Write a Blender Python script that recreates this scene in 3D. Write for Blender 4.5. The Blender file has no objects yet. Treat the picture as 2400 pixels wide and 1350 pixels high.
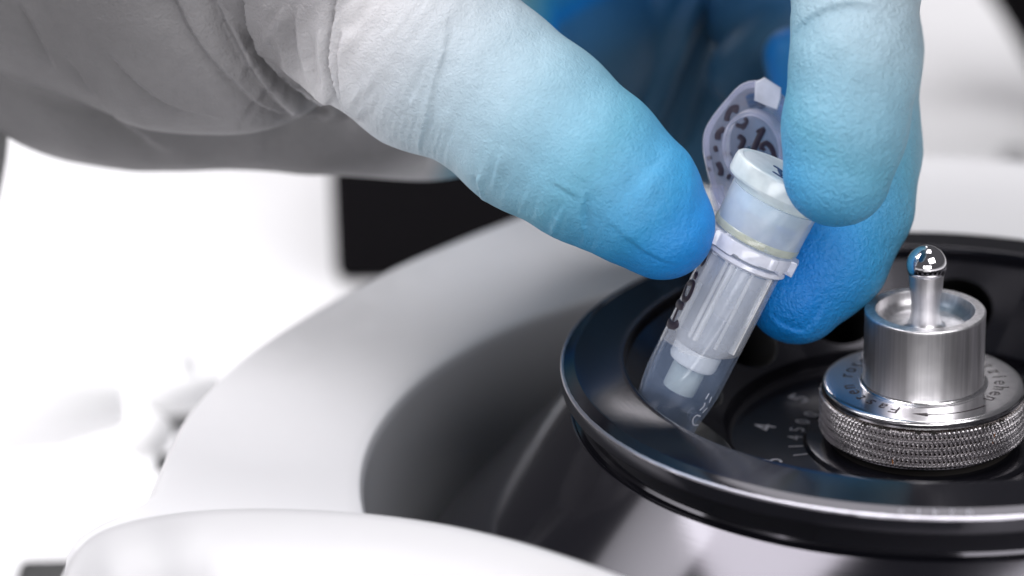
import bpy, bmesh, math, random
import numpy as np
from mathutils import Vector, Matrix
random.seed(7); RNG = np.random.default_rng(11)
SC = bpy.context.scene
COL = SC.collection
MM = 0.001                                   # everything below is authored in millimetres

# ------------------------------------------------------------------ camera
DIST = 450.0; FPX = 7663.9; PITCH = 0.3799; ROLL = -0.0203; OX, OY = 56.667, -9.957
def _cam():
    cp, sp = math.cos(PITCH), math.sin(PITCH)
    fw = np.array([0, cp, -sp]); r = np.array([1.0, 0, 0]); u = np.cross(r, fw)
    cr, sr = math.cos(ROLL), math.sin(ROLL)
    r2 = cr*r + sr*u; u2 = -sr*r + cr*u
    return -(OX*r2 + OY*u2 + DIST*fw), r2, u2, fw
CP, CR, CU, CF = _cam()
cam_d = bpy.data.cameras.new('camera'); cam = bpy.data.objects.new('camera', cam_d); COL.objects.link(cam)
m = Matrix.Identity(4)
for i in range(3):
    m[i][0] = CR[i]; m[i][1] = CU[i]; m[i][2] = -CF[i]; m[i][3] = CP[i]*MM
cam.matrix_world = m
cam_d.sensor_width = 36; cam_d.lens = FPX/2400*36
cam_d.clip_start = 0.01; cam_d.clip_end = 50
cam_d.dof.use_dof = True; cam_d.dof.focus_distance = (DIST-13)*MM; cam_d.dof.aperture_fstop = 12.5
SC.camera = cam
SC.view_settings.view_transform = 'Standard'; SC.view_settings.look = 'None'
SC.view_settings.exposure = 0.0; SC.view_settings.gamma = 1.0
SC.cycles.use_denoising = True
SC.cycles.max_bounces = 14; SC.cycles.transparent_max_bounces = 24; SC.cycles.transmission_bounces = 8
SC.cycles.caustics_refractive = False; SC.cycles.caustics_reflective = False
SC.cycles.sample_clamp_indirect = 6.0

# ------------------------------------------------------------------ world + lamps
W = bpy.data.worlds.new('World'); SC.world = W; W.use_nodes = True
bg = W.node_tree.nodes['Background']; bg.inputs[0].default_value = (0.93, 0.92, 1.0, 1); bg.inputs[1].default_value = 0.09
def area(name, loc, target, sx, sy, watts, color=(1, 1, 1), spread=180):
    d = bpy.data.lights.new(name, 'AREA'); d.shape = 'RECTANGLE'; d.size = sx*MM; d.size_y = sy*MM
    d.energy = watts; d.color = color; d.spread = math.radians(spread)
    o = bpy.data.objects.new(name, d); COL.objects.link(o)
    o.location = Vector(loc)*MM
    v = (Vector(target)-Vector(loc)).normalized()
    o.rotation_euler = v.to_track_quat('-Z', 'Y').to_euler()
    return o
area('overhead_softbox', (0, 190, 600), (0, 60, 0), 420, 300, 1.7, (1, .985, 1))
area('rear_softbox', (-85, 600, 410), (-20, 0, 0), 340, 190, 1.2, (1, .97, 1))
area('left_high_softbox', (-270, -70, 410), (-20, -20, -10), 320, 260, 2.1, (1, .97, 1))
area('front_key_softbox', (250, -400, 430), (0, 0, 25), 400, 320, 2.2, (1, .985, 1))
area('low_front_fill', (-40, -640, 90), (-20, 0, 20), 520, 180, 2.0, (1, .985, 1))  # added fill, no seen source: brightens tube, post and hand front
area('bench_fill', (-600, 900, 900), (-250, 600, -80), 800, 500, 2.3, (1, .99, 1))  # added fill out of frame, keeps the bench white
area('left_bench_fill', (-520, 60, 300), (-160, 190, -60), 260, 260, .3, (1, .99, 1), 90)  # added unseen fill to whiten the hinge knobs

# ------------------------------------------------------------------ helpers
def P(px, py, off=0.0):                      # point seen at photo position px,py at view depth DIST+off (mm)
    z = DIST+off
    return CP + CF*z + CR*((px-1200)/FPX*z) + CU*(-(py-675)/FPX*z)
def PZ(px, py, zz):                          # point seen at px,py on the horizontal plane z=zz
    d = CF + CR*((px-1200)/FPX) + CU*(-(py-675)/FPX)
    return CP + d*((zz-CP[2])/d[2])
def to_px(V):
    D = V-CP; z = D@CF
    return np.stack([1200+FPX*(D@CR)/z, 675-FPX*(D@CU)/z, z-DIST], -1)
def link(o, parent=None):
    COL.objects.link(o)
    if parent is not None: o.parent = parent
    return o
def tag(o, label=None, cat=None, group=None, kind=None):
    if label: o['label'] = label
    if cat: o['category'] = cat
    if group: o['group'] = group
    if kind: o['kind'] = kind
    return o
def thing(name, loc=(0, 0, 0)):
    o = bpy.data.objects.new(name, None); COL.objects.link(o); o.empty_display_size = .01
    o.location = Vector(loc)*MM
    return o
def wm(parent):                              # world location of a (translation-only) parent, in mm
    p = np.zeros(3)
    while parent is not None:
        p = p + np.array(parent.location)/MM; parent = parent.parent
    return p
def mesh_obj(name, V, F, mat, parent=None, smooth=True, sharp=35, origin=None):
    V = np.asarray(V, float)
    base = wm(parent)
    o0 = np.array(origin, float) if origin is not None else (base if parent is not None else V.mean(0))
    me = bpy.data.meshes.new(name)
    me.from_pydata(((V-o0)*MM).tolist(), [], [tuple(int(i) for i in f) for f in F])
    me.validate(); me.update()
    if smooth:
        me.polygons.foreach_set('use_smooth', [True]*len(me.polygons))
        if sharp: me.set_sharp_from_angle(angle=math.radians(sharp))
    if mat: me.materials.append(mat)
    o = bpy.data.objects.new(name, me); link(o, parent)
    o.location = Vector(o0-base)*MM
    return o
def lathe_vf(prof, seg=128, closed=False, a0=0, a1=2*math.pi):
    full = abs(a1-a0-2*math.pi) < 1e-6
    n = seg if full else seg+1
    V = []; F = []
    for (r, z) in prof:
        for k in range(n):
            a = a0+(a1-a0)*k/seg
            V.append((r*math.cos(a), r*math.sin(a), z))
    m = len(prof)
    for j in range(m if closed else m-1):
        j2 = (j+1) % m
        for k in range(seg):
            k2 = (k+1) % n
            F.append((j*n+k, j*n+k2, j2*n+k2, j2*n+k))
    if not closed:
        if prof[0][0] > 1e-6 and prof[0][0] < 0: pass
    return np.array(V), F
def lathe(name, prof, mat, parent=None, seg=128, closed=False, M=None, sharp=35, cap=False, **k):
    V, F = lathe_vf(prof, seg, closed)
    if cap:
        F.append(tuple(range(seg))[::-1]); b = (len(prof)-1)*seg; F.append(tuple(range(b, b+seg)))
    if M is not None: V = V@M[:3, :3].T + M[:3, 3]
    return mesh_obj(name, V, F, mat, parent, sharp=sharp, **k)
def arc(cx, cz, r, a0, a1, n):
    return [(cx+r*math.cos(math.radians(a0+(a1-a0)*i/n)), cz+r*math.sin(math.radians(a0+(a1-a0)*i/n))) for i in range(n+1)]
def tube_vf(pts, rad, seg=10, flat=None):
    pts = np.asarray(pts, float); n = len(pts)
    rad = np.full(n, rad) if np.isscalar(rad) else np.asarray(rad, float)
    T = np.gradient(pts, axis=0); T /= np.linalg.norm(T, axis=1)[:, None]+1e-12
    V = []; F = []
    ref = np.array([0, 0, 1.]) if flat is None else None
    for i in range(n):
        if flat is None:
            a = np.cross(T[i], ref if abs(T[i][2]) < .9 else np.array([1., 0, 0])); a /= np.linalg.norm(a); b = np.cross(T[i], a); kb = 1
        else:
            b = flat[i]/np.linalg.norm(flat[i]); a = np.cross(T[i], b); a /= np.linalg.norm(a)+1e-9; kb = .22
        for k in range(seg):
            t = 2*math.pi*k/seg
            V.append(pts[i]+rad[i]*(a*math.cos(t)+b*math.sin(t)*kb))
    for i in range(n-1):
        for k in range(seg):
            k2 = (k+1) % seg
            F.append((i*seg+k, i*seg+k2, (i+1)*seg+k2, (i+1)*seg+k))
    F.append(tuple(range(seg))[::-1]); F.append(tuple(range((n-1)*seg, n*seg)))
    return np.array(V), F
def join_vf(parts):
    V = []; F = []; o = 0
    for v, f in parts:
        V.append(np.asarray(v, float)); F += [tuple(i+o for i in q) for q in f]; o += len(v)
    return np.concatenate(V), F
def catmull(p, n=8):
    p = np.asarray(p, float); q = np.vstack([2*p[0]-p[1], p, 2*p[-1]-p[-2]]); out = []
    for i in range(1, len(q)-2):
        for t in np.linspace(0, 1, n, endpoint=False):
            out.append(.5*((2*q[i])+(-q[i-1]+q[i+1])*t+(2*q[i-1]-5*q[i]+4*q[i+1]-q[i+2])*t*t+(-q[i-1]+3*q[i]-3*q[i+1]+q[i+2])*t**3))
    out.append(p[-1]); return np.array(out)
def rbox_vf(c, h, r=1.0, R=None, seg=3):
    bm = bmesh.new(); bmesh.ops.create_cube(bm, size=2)
    for v in bm.verts: v.co = Vector((v.co.x*h[0], v.co.y*h[1], v.co.z*h[2]))
    bmesh.ops.bevel(bm, geom=bm.edges[:], offset=r, segments=seg, affect='EDGES', profile=.5)
    V = np.array([v.co[:] for v in bm.verts]); F = [[v.index for v in f.verts] for f in bm.faces]
    bm.free()
    if R is not None: V = V@np.asarray(R).T
    return V+np.asarray(c, float), F

# ------------------------------------------------------------------ materials
def mat(name):
    m = bpy.data.materials.new(name); m.use_nodes = True
    return m, m.node_tree, m.node_tree.nodes['Principled BSDF']
def N(nt, t, **k):
    n = nt.nodes.new(t)
    for a, b in k.items(): setattr(n, a, b)
    return n
def bump_noise(nt, bs, scale, strength, dist, detail=3, vec=None, stretch=None, typ='NOISE'):
    tc = N(nt, 'ShaderNodeTexCoord'); mp = N(nt, 'ShaderNodeMapping')
    nt.links.new(tc.outputs['Object'], mp.inputs[0])
    mp.inputs['Scale'].default_value = [s*1000 for s in (stretch or (1, 1, 1))]
    if typ == 'NOISE':
        nz = N(nt, 'ShaderNodeTexNoise'); nz.inputs['Detail'].default_value = detail; out = nz.outputs['Fac']
    else:
        nz = N(nt, 'ShaderNodeTexVoronoi', feature='SMOOTH_F1'); out = nz.outputs['Distance']
    nz.inputs['Scale'].default_value = scale
    nt.links.new(mp.outputs[0], nz.inputs['Vector'])
    b = N(nt, 'ShaderNodeBump'); b.inputs['Strength'].default_value = strength; b.inputs['Distance'].default_value = dist*MM
    nt.links.new(out, b.inputs['Height'])
    return b, nz, mp
def simple(name, col, rough=.5, metal=0, ior=1.5, coat=0, bump=None, spec=None, aniso=0):
    m, nt, b = mat(name)
    b.inputs['Base Color'].default_value = (*col, 1); b.inputs['Roughness'].default_value = rough
    b.inputs['Metallic'].default_value = metal; b.inputs['IOR'].default_value = ior
    b.inputs['Coat Weight'].default_value = coat
    b.inputs['Anisotropic'].default_value = aniso
    if bump:
        bn, nz, _ = bump_noise(nt, b, *bump); nt.links.new(bn.outputs[0], b.inputs['Normal'])
        # faint roughness break-up from the same noise
        r = N(nt, 'ShaderNodeMapRange'); r.inputs[3].default_value = rough*.8; r.inputs[4].default_value = rough*1.25
        nt.links.new(nz.outputs[0], r.inputs[0]); nt.links.new(r.outputs[0], b.inputs['Roughness'])
    return m
M_white = simple('white_enamel', (.46, .46, .47), .35, bump=(.5, .03, .1))
M_knob = simple('white_knob_plastic', (.93, .93, .93), .5)
M_ring = simple('pale_grey_enamel', (.66, .66, .672), .38, bump=(.4, .03, .1))
M_bench = simple('white_bench_top', (.9, .9, .91), .5, bump=(.05, .05, .2))
M_bowl = simple('dark_grey_bowl_plastic', (.42, .42, .44), .5, bump=(1.5, .08, .06))
M_box = simple('matt_black_casing', (.006, .0055, .0065), .9, 0, 1.15, 0, bump=(.4, .1, .1))
M_dkgrey = simple('charcoal_plastic', (.05, .05, .05), .5, bump=(.4, .1, .1))

def rotor_mat(name, rough, ior, aniso=.7):
    m, nt, b = mat(name)
    b.inputs['Base Color'].default_value = (.0045, .0045, .0065, 1); b.inputs['Roughness'].default_value = rough
    b.inputs['IOR'].default_value = ior
    b.inputs['Anisotropic'].default_value = aniso; b.inputs['Anisotropic Rotation'].default_value = .25
    tg = N(nt, 'ShaderNodeTangent', direction_type='RADIAL', axis='Z'); nt.links.new(tg.outputs[0], b.inputs['Tangent'])
    b.inputs['Specular Tint'].default_value = (.93, .90, 1.0, 1)
    # circular tool marks
    tc = N(nt, 'ShaderNodeTexCoord'); sp = N(nt, 'ShaderNodeSeparateXYZ'); nt.links.new(tc.outputs['Object'], sp.inputs[0])
    l = N(nt, 'ShaderNodeVectorMath', operation='LENGTH'); cb = N(nt, 'ShaderNodeCombineXYZ')
    nt.links.new(sp.outputs[0], cb.inputs[0]); nt.links.new(sp.outputs[1], cb.inputs[1]); nt.links.new(cb.outputs[0], l.inputs[0])
    c2 = N(nt, 'ShaderNodeCombineXYZ'); nt.links.new(l.outputs['Value'], c2.inputs[0]); nt.links.new(sp.outputs[2], c2.inputs[1])
    nz = N(nt, 'ShaderNodeTexNoise'); nz.inputs['Scale'].default_value = 4200; nz.inputs['Detail'].default_value = 2
    nt.links.new(c2.outputs[0], nz.inputs['Vector'])
    bp = N(nt, 'ShaderNodeBump'); bp.inputs['Strength'].default_value = .12; bp.inputs['Distance'].default_value = .02*MM
    nt.links.new(nz.outputs['Fac'], bp.inputs['Height']); nt.links.new(bp.outputs[0], b.inputs['Normal'])
    n2 = N(nt, 'ShaderNodeTexNoise'); n2.inputs['Scale'].default_value = 350; nt.links.new(tc.outputs['Object'], n2.inputs['Vector'])
    r = N(nt, 'ShaderNodeMapRange'); r.inputs[3].default_value = rough*.97; r.inputs[4].default_value = rough*1.05
    nt.links.new(n2.outputs['Fac'], r.inputs[0]); nt.links.new(r.outputs[0], b.inputs['Roughness'])
    return m
M_rotor = rotor_mat('black_anodised_aluminium', .11, 1.62)
M_rotor_cone = rotor_mat('black_anodised_aluminium_satin', .13, 1.8, .35)
M_rotor_in = rotor_mat('black_anodised_interior', .2, 1.5)
M_bore = simple('bore_black', (.003, .003, .003), .45)
M_wear = simple('worn_bare_edge', (.62, .60, .66), .3, 1)
M_print = simple('white_engraving', (.26, .26, .29), .5)

def steel(name, rough, aniso, col=(.88, .865, .88), streak=True):
    m, nt, b = mat(name)
    b.inputs['Base Color'].default_value = (*col, 1); b.inputs['Metallic'].default_value = 1
    b.inputs['Roughness'].default_value = rough; b.inputs['Anisotropic'].default_value = aniso*0
    tg = N(nt, 'ShaderNodeTangent', direction_type='RADIAL', axis='Z'); nt.links.new(tg.outputs[0], b.inputs['Tangent'])
    if streak:
        tc = N(nt, 'ShaderNodeTexCoord'); mp = N(nt, 'ShaderNodeMapping'); nt.links.new(tc.outputs['Object'], mp.inputs[0])
        mp.inputs['Scale'].default_value = (1500, 1500, 30)
        nz = N(nt, 'ShaderNodeTexNoise'); nz.inputs['Scale'].default_value = 1; nz.inputs['Detail'].default_value = 4
        nt.links.new(mp.outputs[0], nz.inputs['Vector'])
        cr = N(nt, 'ShaderNodeValToRGB'); cr.color_ramp.elements[0].position = .3; cr.color_ramp.elements[1].position = .7
        cr.color_ramp.elements[0].color = (col[0]*.78, col[1]*.78, col[2]*.79, 1); cr.color_ramp.elements[1].color = (*[min(1, c*1.10) for c in col], 1)  # vertical reflection streaks painted into the base colour
        nt.links.new(nz.outputs['Fac'], cr.inputs[0]); nt.links.new(cr.outputs[0], b.inputs['Base Color'])
        n2 = N(nt, 'ShaderNodeTexNoise'); n2.inputs['Scale'].default_value = 1300; n2.inputs['Detail'].default_value = 3
        nt.links.new(tc.outputs['Object'], n2.inputs['Vector'])
        r = N(nt, 'ShaderNodeMapRange'); r.inputs[1].default_value = .3; r.inputs[2].default_value = .7
        r.inputs[3].default_value = rough*.98; r.inputs[4].default_value = rough*1.04
        nt.links.new(n2.outputs['Fac'], r.inputs[0]); nt.links.new(r.outputs[0], b.inputs['Roughness'])
    return m
M_steel = steel('turned_steel', .36, .6)
M_steel_top = steel('polished_steel_face', .20, .4, streak=False)
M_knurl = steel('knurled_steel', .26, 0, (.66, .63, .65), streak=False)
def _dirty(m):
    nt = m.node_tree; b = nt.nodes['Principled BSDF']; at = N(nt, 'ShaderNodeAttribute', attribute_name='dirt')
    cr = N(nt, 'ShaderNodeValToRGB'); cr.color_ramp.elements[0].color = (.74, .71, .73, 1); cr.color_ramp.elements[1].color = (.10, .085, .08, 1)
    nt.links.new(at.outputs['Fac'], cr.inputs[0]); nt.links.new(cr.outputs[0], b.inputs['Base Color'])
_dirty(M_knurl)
M_chrome = steel('polished_steel_ball', .035, 0, (.86, .85, .87), streak=False)
M_engrave = simple('dark_engraving', (.025, .018, .02), .5)
M_grime = simple('grime', (.02, .017, .015), .7)

def plastic(name, tint, milk, milk_col, rough=.08, edge=.5, power=2.4):
    """thin clear / frosted polypropylene: see-through + milky diffuse + gloss"""
    m = bpy.data.materials.new(name); m.use_nodes = True; nt = m.node_tree; nt.nodes.clear()
    out = N(nt, 'ShaderNodeOutputMaterial')
    tr = N(nt, 'ShaderNodeBsdfTransparent'); tr.inputs[0].default_value = (*tint, 1)
    df = N(nt, 'ShaderNodeBsdfDiffuse'); df.inputs[0].default_value = (*milk_col, 1)
    tl = N(nt, 'ShaderNodeBsdfTranslucent'); tl.inputs[0].default_value = (*milk_col, 1)
    lc = N(nt, 'ShaderNodeLayerWeight'); lc.inputs[0].default_value = .35
    pc = N(nt, 'ShaderNodeMath', operation='POWER'); pc.inputs[1].default_value = 3.5; nt.links.new(lc.outputs['Facing'], pc.inputs[0])
    cm = N(nt, 'ShaderNodeMix', data_type='RGBA'); cm.inputs[6].default_value = (*milk_col, 1); cm.inputs[7].default_value = (.97, .97, 1, 1)  # edge highlights painted in: milk colour whitens at grazing view
    nt.links.new(pc.outputs[0], cm.inputs[0]); nt.links.new(cm.outputs[2], df.inputs[0]); nt.links.new(cm.outputs[2], tl.inputs[0])
    mk = N(nt, 'ShaderNodeMixShader'); mk.inputs[0].default_value = .25
    nt.links.new(df.outputs[0], mk.inputs[1]); nt.links.new(tl.outputs[0], mk.inputs[2])
    lw = N(nt, 'ShaderNodeLayerWeight'); lw.inputs[0].default_value = .35
    pw = N(nt, 'ShaderNodeMath', operation='POWER'); pw.inputs[1].default_value = power; nt.links.new(lw.outputs['Facing'], pw.inputs[0])
    tc = N(nt, 'ShaderNodeTexCoord'); nz = N(nt, 'ShaderNodeTexNoise'); nz.inputs['Scale'].default_value = 260; nz.inputs['Detail'].default_value = 3
    nt.links.new(tc.outputs['Object'], nz.inputs['Vector'])
    nm = N(nt, 'ShaderNodeMapRange'); nm.inputs[1].default_value = .3; nm.inputs[2].default_value = .7
    nm.inputs[3].default_value = milk*.8; nm.inputs[4].default_value = milk*1.2; nt.links.new(nz.outputs['Fac'], nm.inputs[0])
    ad = N(nt, 'ShaderNodeMath', operation='MULTIPLY_ADD'); ad.inputs[1].default_value = edge; ad.use_clamp = True
    nt.links.new(pw.outputs[0], ad.inputs[0]); nt.links.new(nm.outputs[0], ad.inputs[2])
    mx = N(nt, 'ShaderNodeMixShader'); nt.links.new(ad.outputs[0], mx.inputs[0])
    nt.links.new(tr.outputs[0], mx.inputs[1]); nt.links.new(mk.outputs[0], mx.inputs[2])
    gl = N(nt, 'ShaderNodeBsdfGlossy'); gl.inputs['Roughness'].default_value = rough
    l2 = N(nt, 'ShaderNodeLayerWeight'); l2.inputs[0].default_value = .5
    p5 = N(nt, 'ShaderNodeMath', operation='POWER'); p5.inputs[1].default_value = 4.0; nt.links.new(l2.outputs['Facing'], p5.inputs[0])
    fr = N(nt, 'ShaderNodeMath', operation='MULTIPLY_ADD'); fr.inputs[1].default_value = .7; fr.inputs[2].default_value = .06; nt.links.new(p5.outputs[0], fr.inputs[0])
    fx = N(nt, 'ShaderNodeMixShader'); nt.links.new(fr.outputs[0], fx.inputs[0])
    nt.links.new(mx.outputs[0], fx.inputs[1]); nt.links.new(gl.outputs[0], fx.inputs[2])
    nt.links.new(fx.outputs[0], out.inputs[0])
    return m
M_clear = plastic('clear_polypropylene', (.98, .99, 1), .10, (.50, .66, .98), .05, .9, 4)  # blue milk tint stands in for the glove's reflection
M_band = plastic('frosted_tube_wall', (.95, .97, 1), .25, (.99, .99, 1.0), .07, .6, 5)
M_frost = plastic('frosted_polypropylene', (.92, .95, 1), .72, (.93, .96, 1.0), .14, .35)
M_body = plastic('white_translucent_column', (.94, .97, 1), .46, (.97, .98, 1.0), .07, .5)
M_rib = plastic('rib_plastic', (.95, .97, 1), .9, (.97, .98, 1.0), .08, .1)
M_head = plastic('clear_column_head', (.88, .95, 1), .34, (.86, .92, 1.0), .07, .55)
M_cap = plastic('milky_cap_plastic', (.9, .97, .98), .60, (.92, .99, .99), .16, .35)
M_collar = plastic('white_collar_plastic', (.9, .93, 1), .8, (.88, .90, 1.0), .14, .3)
M_yellow = plastic('yellowish_ring_plastic', (.97, .97, .82), .30, (.86, .87, .70), .2, .3)
M_frit = simple('white_frit', (.95, .96, .97), .5, bump=(1.2, .3, .1))
M_lidp = plastic('lid_plastic', (.92, .94, 1), .22, (.82, .82, .95), .07, .8)
M_marker = simple('black_marker_ink', (.022, .014, .030), .45)
M_marker_blue = simple('blue_black_marker_ink', (.02, .045, .13), .45)

# glove
def glove_mat():
    m, nt, b = mat('nitrile_glove')
    at = N(nt, 'ShaderNodeAttribute', attribute_name='tint_shade')
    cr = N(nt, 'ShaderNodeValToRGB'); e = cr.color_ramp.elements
    e[0].position = 0; e[0].color = (.085, .083, .086, 1)  # dark wrist end: palm shade painted into the colour
    e[1].position = 1; e[1].color = (.05, .15, .26, 1)  # slate for back fingers and palm recess: shade painted in
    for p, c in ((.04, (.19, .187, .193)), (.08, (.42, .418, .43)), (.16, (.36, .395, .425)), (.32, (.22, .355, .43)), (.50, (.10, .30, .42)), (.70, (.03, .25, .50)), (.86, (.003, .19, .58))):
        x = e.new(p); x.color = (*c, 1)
    nt.links.new(at.outputs['Fac'], cr.inputs[0])
    tc = N(nt, 'ShaderNodeTexCoord')
    # faint mottling of the rubber
    nz = N(nt, 'ShaderNodeTexNoise'); nz.inputs['Scale'].default_value = 700; nz.inputs['Detail'].default_value = 5
    nt.links.new(tc.outputs['Object'], nz.inputs['Vector'])
    hs = N(nt, 'ShaderNodeHueSaturation'); mr = N(nt, 'ShaderNodeMapRange'); mr.inputs[1].default_value = .3; mr.inputs[2].default_value = .7
    mr.inputs[3].default_value = .96; mr.inputs[4].default_value = 1.04
    nt.links.new(nz.outputs['Fac'], mr.inputs[0]); nt.links.new(mr.outputs[0], hs.inputs['Value']); nt.links.new(cr.outputs[0], hs.inputs['Color'])
    nt.links.new(hs.outputs[0], b.inputs['Base Color'])
    b.inputs['Roughness'].default_value = .5; b.inputs['IOR'].default_value = 1.42
    b.inputs['Subsurface Weight'].default_value = .12; b.inputs['Subsurface Radius'].default_value = (1, 1.2, 1.5); b.inputs['Subsurface Scale'].default_value = .0006
    # grain: fine leathery pebbling, coarser where attribute 'pebble' is high
    pb = N(nt, 'ShaderNodeAttribute', attribute_name='pebble')
    n1 = N(nt, 'ShaderNodeTexNoise'); n1.inputs['Scale'].default_value = 3000; n1.inputs['Detail'].default_value = 3; n1.inputs['Roughness'].default_value = .55
    n2 = N(nt, 'ShaderNodeTexNoise'); n2.inputs['Scale'].default_value = 1500; n2.inputs['Detail'].default_value = 3; n2.inputs['Distortion'].default_value = .4
    for n in (n1, n2): nt.links.new(tc.outputs['Object'], n.inputs['Vector'])
    b1 = N(nt, 'ShaderNodeBump'); b1.inputs['Strength'].default_value = .9; b1.inputs['Distance'].default_value = .13*MM
    nt.links.new(n1.outputs['Fac'], b1.inputs['Height'])
    b2 = N(nt, 'ShaderNodeBump'); b2.inputs['Distance'].default_value = .34*MM
    nt.links.new(pb.outputs['Fac'], b2.inputs['Strength']); nt.links.new(n2.outputs['Fac'], b2.inputs['Height'])
    nt.links.new(b1.outputs[0], b2.inputs['Normal']); nt.links.new(b2.outputs[0], b.inputs['Normal'])
    return m
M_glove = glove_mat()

# ------------------------------------------------------------------ bench, far things
BZ = -80.0
V = np.array([(-4000, -3000, BZ), (4000, -3000, BZ), (4000, 6000, BZ), (-4000, 6000, BZ)], float)
bench = mesh_obj('bench_top', V, [(0, 1, 2, 3)], M_bench, smooth=False, origin=(0, 0, BZ)); tag(bench, kind='structure')

# black instrument behind, under the palm
a = PZ(778, 668, BZ)
bx = thing('instrument_box', a+np.array([60, 40, 0])); tag(bx, 'matt black instrument box standing on the white bench behind the thumb', 'instrument')
V, F = rbox_vf(a+np.array([60.5, 40, 46]), (60, 40, 46), 3, seg=3); mesh_obj('casing', V, F, M_box, bx)
V, F = rbox_vf(a+np.array([66, -1.2, 60]), (38, 1.0, 20), .8, seg=2); mesh_obj('front_panel', V, F, M_dkgrey, bx)

# ------------------------------------------------------------------ centrifuge housing
hs = thing('centrifuge_housing', (0, 0, BZ)); tag(hs, 'white centrifuge housing with a wide pale rim around the dark rotor bowl', 'centrifuge')
outer_px = [(345, 1215), (372, 1120), (400, 1060), (424, 1000), (452, 955), (486, 915), (530, 872), (600, 815), (700, 750), (800, 690), (900, 637), (1000, 592), (1100, 550), (1205, 510), (1400, 440), (1700, 375), (2000, 350), (2400, 375), (2700, 440)]
o3 = np.array([PZ(x, y, -13.0) for x, y in outer_px])
az = np.unwrap(np.arctan2(o3[:, 1], o3[:, 0])); rr = np.hypot(o3[:, 0], o3[:, 1])
order = np.argsort(az); az = az[order]; rr = rr[order]
def outerR(t):
    best = None
    for k in (-2*math.pi, 0, 2*math.pi):
        if az[0] <= t+k <= az[-1]: return float(np.interp(t+k, az, rr))
    # front side, out of frame: blend the two ends
    t2 = t if t > az[-1] else t+2*math.pi
    f = (t2-az[-1])/(az[0]+2*math.pi-az[-1])
    return float(rr[-1]*(1-f)+rr[0]*f)
SEG = 256
Rs = np.array([outerR(2*math.pi*k/SEG) for k in range(SEG)])
for _ in range(3): Rs = (np.roll(Rs, 1)+Rs*2+np.roll(Rs, -1))/4
prof = [(0, -16.3, 0), (.004, -16.0, 0), (.02, -15.8, 0), (.08, -15.6, 0), (.3, -15.3, 0), (.6, -14.6, 0), (.85, -13.7, 0), (.95, -13.2, 0), (.985, -13.1, 0), (1, -13.5, 0), (1, -14.4, .8), (1, -18, 1.6), (1, -40, 4), (1, BZ, 6)]
V = []; F = []
for (f, z, e) in prof:
    for k in range(SEG):
        t = 2*math.pi*k/SEG; R = 78.0*(1-f)+Rs[k]*f+e
        V.append((R*math.cos(t), R*math.sin(t), z))
for j in range(len(prof)-1):
    for k in range(SEG):
        k2 = (k+1) % SEG; F.append((j*SEG+k, j*SEG+k2, (j+1)*SEG+k2, (j+1)*SEG+k))
mesh_obj('rim', V, F, M_ring, hs, sharp=50)
lathe('bowl', [(78.02, -16.25), (77.7, -16.6), (77.5, -17.6), (77, -40), (75.5, -50), (73, -56), (68, -60), (20, -62), (0.01, -62)], M_bowl, hs, 192, sharp=50)
# raised front deck in the foreground
top_px = [(118, 1560, -62), (136, 1460, -54), (156, 1375, -47), (176, 1318, -42), (203, 1276, -38), (250, 1243, -34.5), (335, 1217, -32), (450, 1200, -29), (600, 1193, -30), (760, 1198, -32), (900, 1210, -35), (1050, 1233, -40), (1200, 1268, -46), (1320, 1305, -52), (1420, 1340, -58), (1560, 1395, -66), (1750, 1470, -72), (2000, 1560, -76), (2400, 1620, -78)]
path = catmull([P(x, y, o) for x, y, o in top_px], 10)
Tn = np.gradient(path, axis=0)
nrm = np.stack([-Tn[:, 1], Tn[:, 0], 0*Tn[:, 0]], 1); nrm /= np.linalg.norm(nrm, axis=1)[:, None]   # points to the bowl (back)
sec = [(2.6, -40), (2.4, -6), (2.0, -2.2), (1.4, -1.0), (.7, -.25), (0, 0), (-1.5, -.15), (-4, -.6), (-8, -1.8), (-12, -4), (-16, -8), (-19, -15), (-21, -28), (-22, -45)]
V = []; n = len(path)
for (b, z) in sec:
    for i in range(n):
        dr_ = nrm[i] if b > 0 else -np.array([.25, -.97, 0.0])
        V.append(path[i]+(dr_*b if b > 0 else dr_*(-b)*-1)+np.array([0, 0, z]))
F = [(j*n+i, j*n+i+1, (j+1)*n+i+1, (j+1)*n+i) for j in range(len(sec)-1) for i in range(n-1)]
mesh_obj('front_deck', V, F, M_white, hs, sharp=60)

# blurred white hinge parts at the left
V, F = tube_vf([P(-320, 985, 88), P(-60, 975, 90), P(140, 960, 93), P(280, 950, 96)], [6.5, 6.5, 6, 3.5], 24); mesh_obj('hinge_arm', V, F, M_knob, hs)
V, F = tube_vf(catmull([P(352, 925, 120), P(390, 928, 120), P(440, 925, 122), P(490, 915, 126)], 6), 3.4, 20); kn = mesh_obj('hinge_knob', V, F, M_knob, hs)
V, F = tube_vf([P(420, 850, 126), P(425, 920, 122)], 2.6, 16); mesh_obj('knob_stem', V, F, M_knob, kn)
bm = bmesh.new(); bmesh.ops.create_uvsphere(bm, u_segments=32, v_segments=20, radius=4.2)
V = np.array([v.co[:] for v in bm.verts])+P(348, 1018, 115); F = [[v.index for v in f.verts] for f in bm.faces]; bm.free()
k2 = mesh_obj('hinge_ball', V, F, M_knob, hs)
V, F = tube_vf([P(395, 992, 124), P(445, 982, 126)], 2.4, 16); mesh_obj('ball_socket', V, F, simple('grey_socket', (.22, .22, .22), .5), k2)
V, F = rbox_vf(P(395, 1085, 110), (2.2, 2, 1.0), .5); mesh_obj('hinge_clip', V, F, M_dkgrey, hs)
V, F = rbox_vf(PZ(120, 1420, BZ+5), (6, 8, 5), 1.2)
o = mesh_obj('dark_block', V, F, M_dkgrey); tag(o, 'dark grey block, heavily blurred, at the bottom left behind the white deck', 'block')
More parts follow.
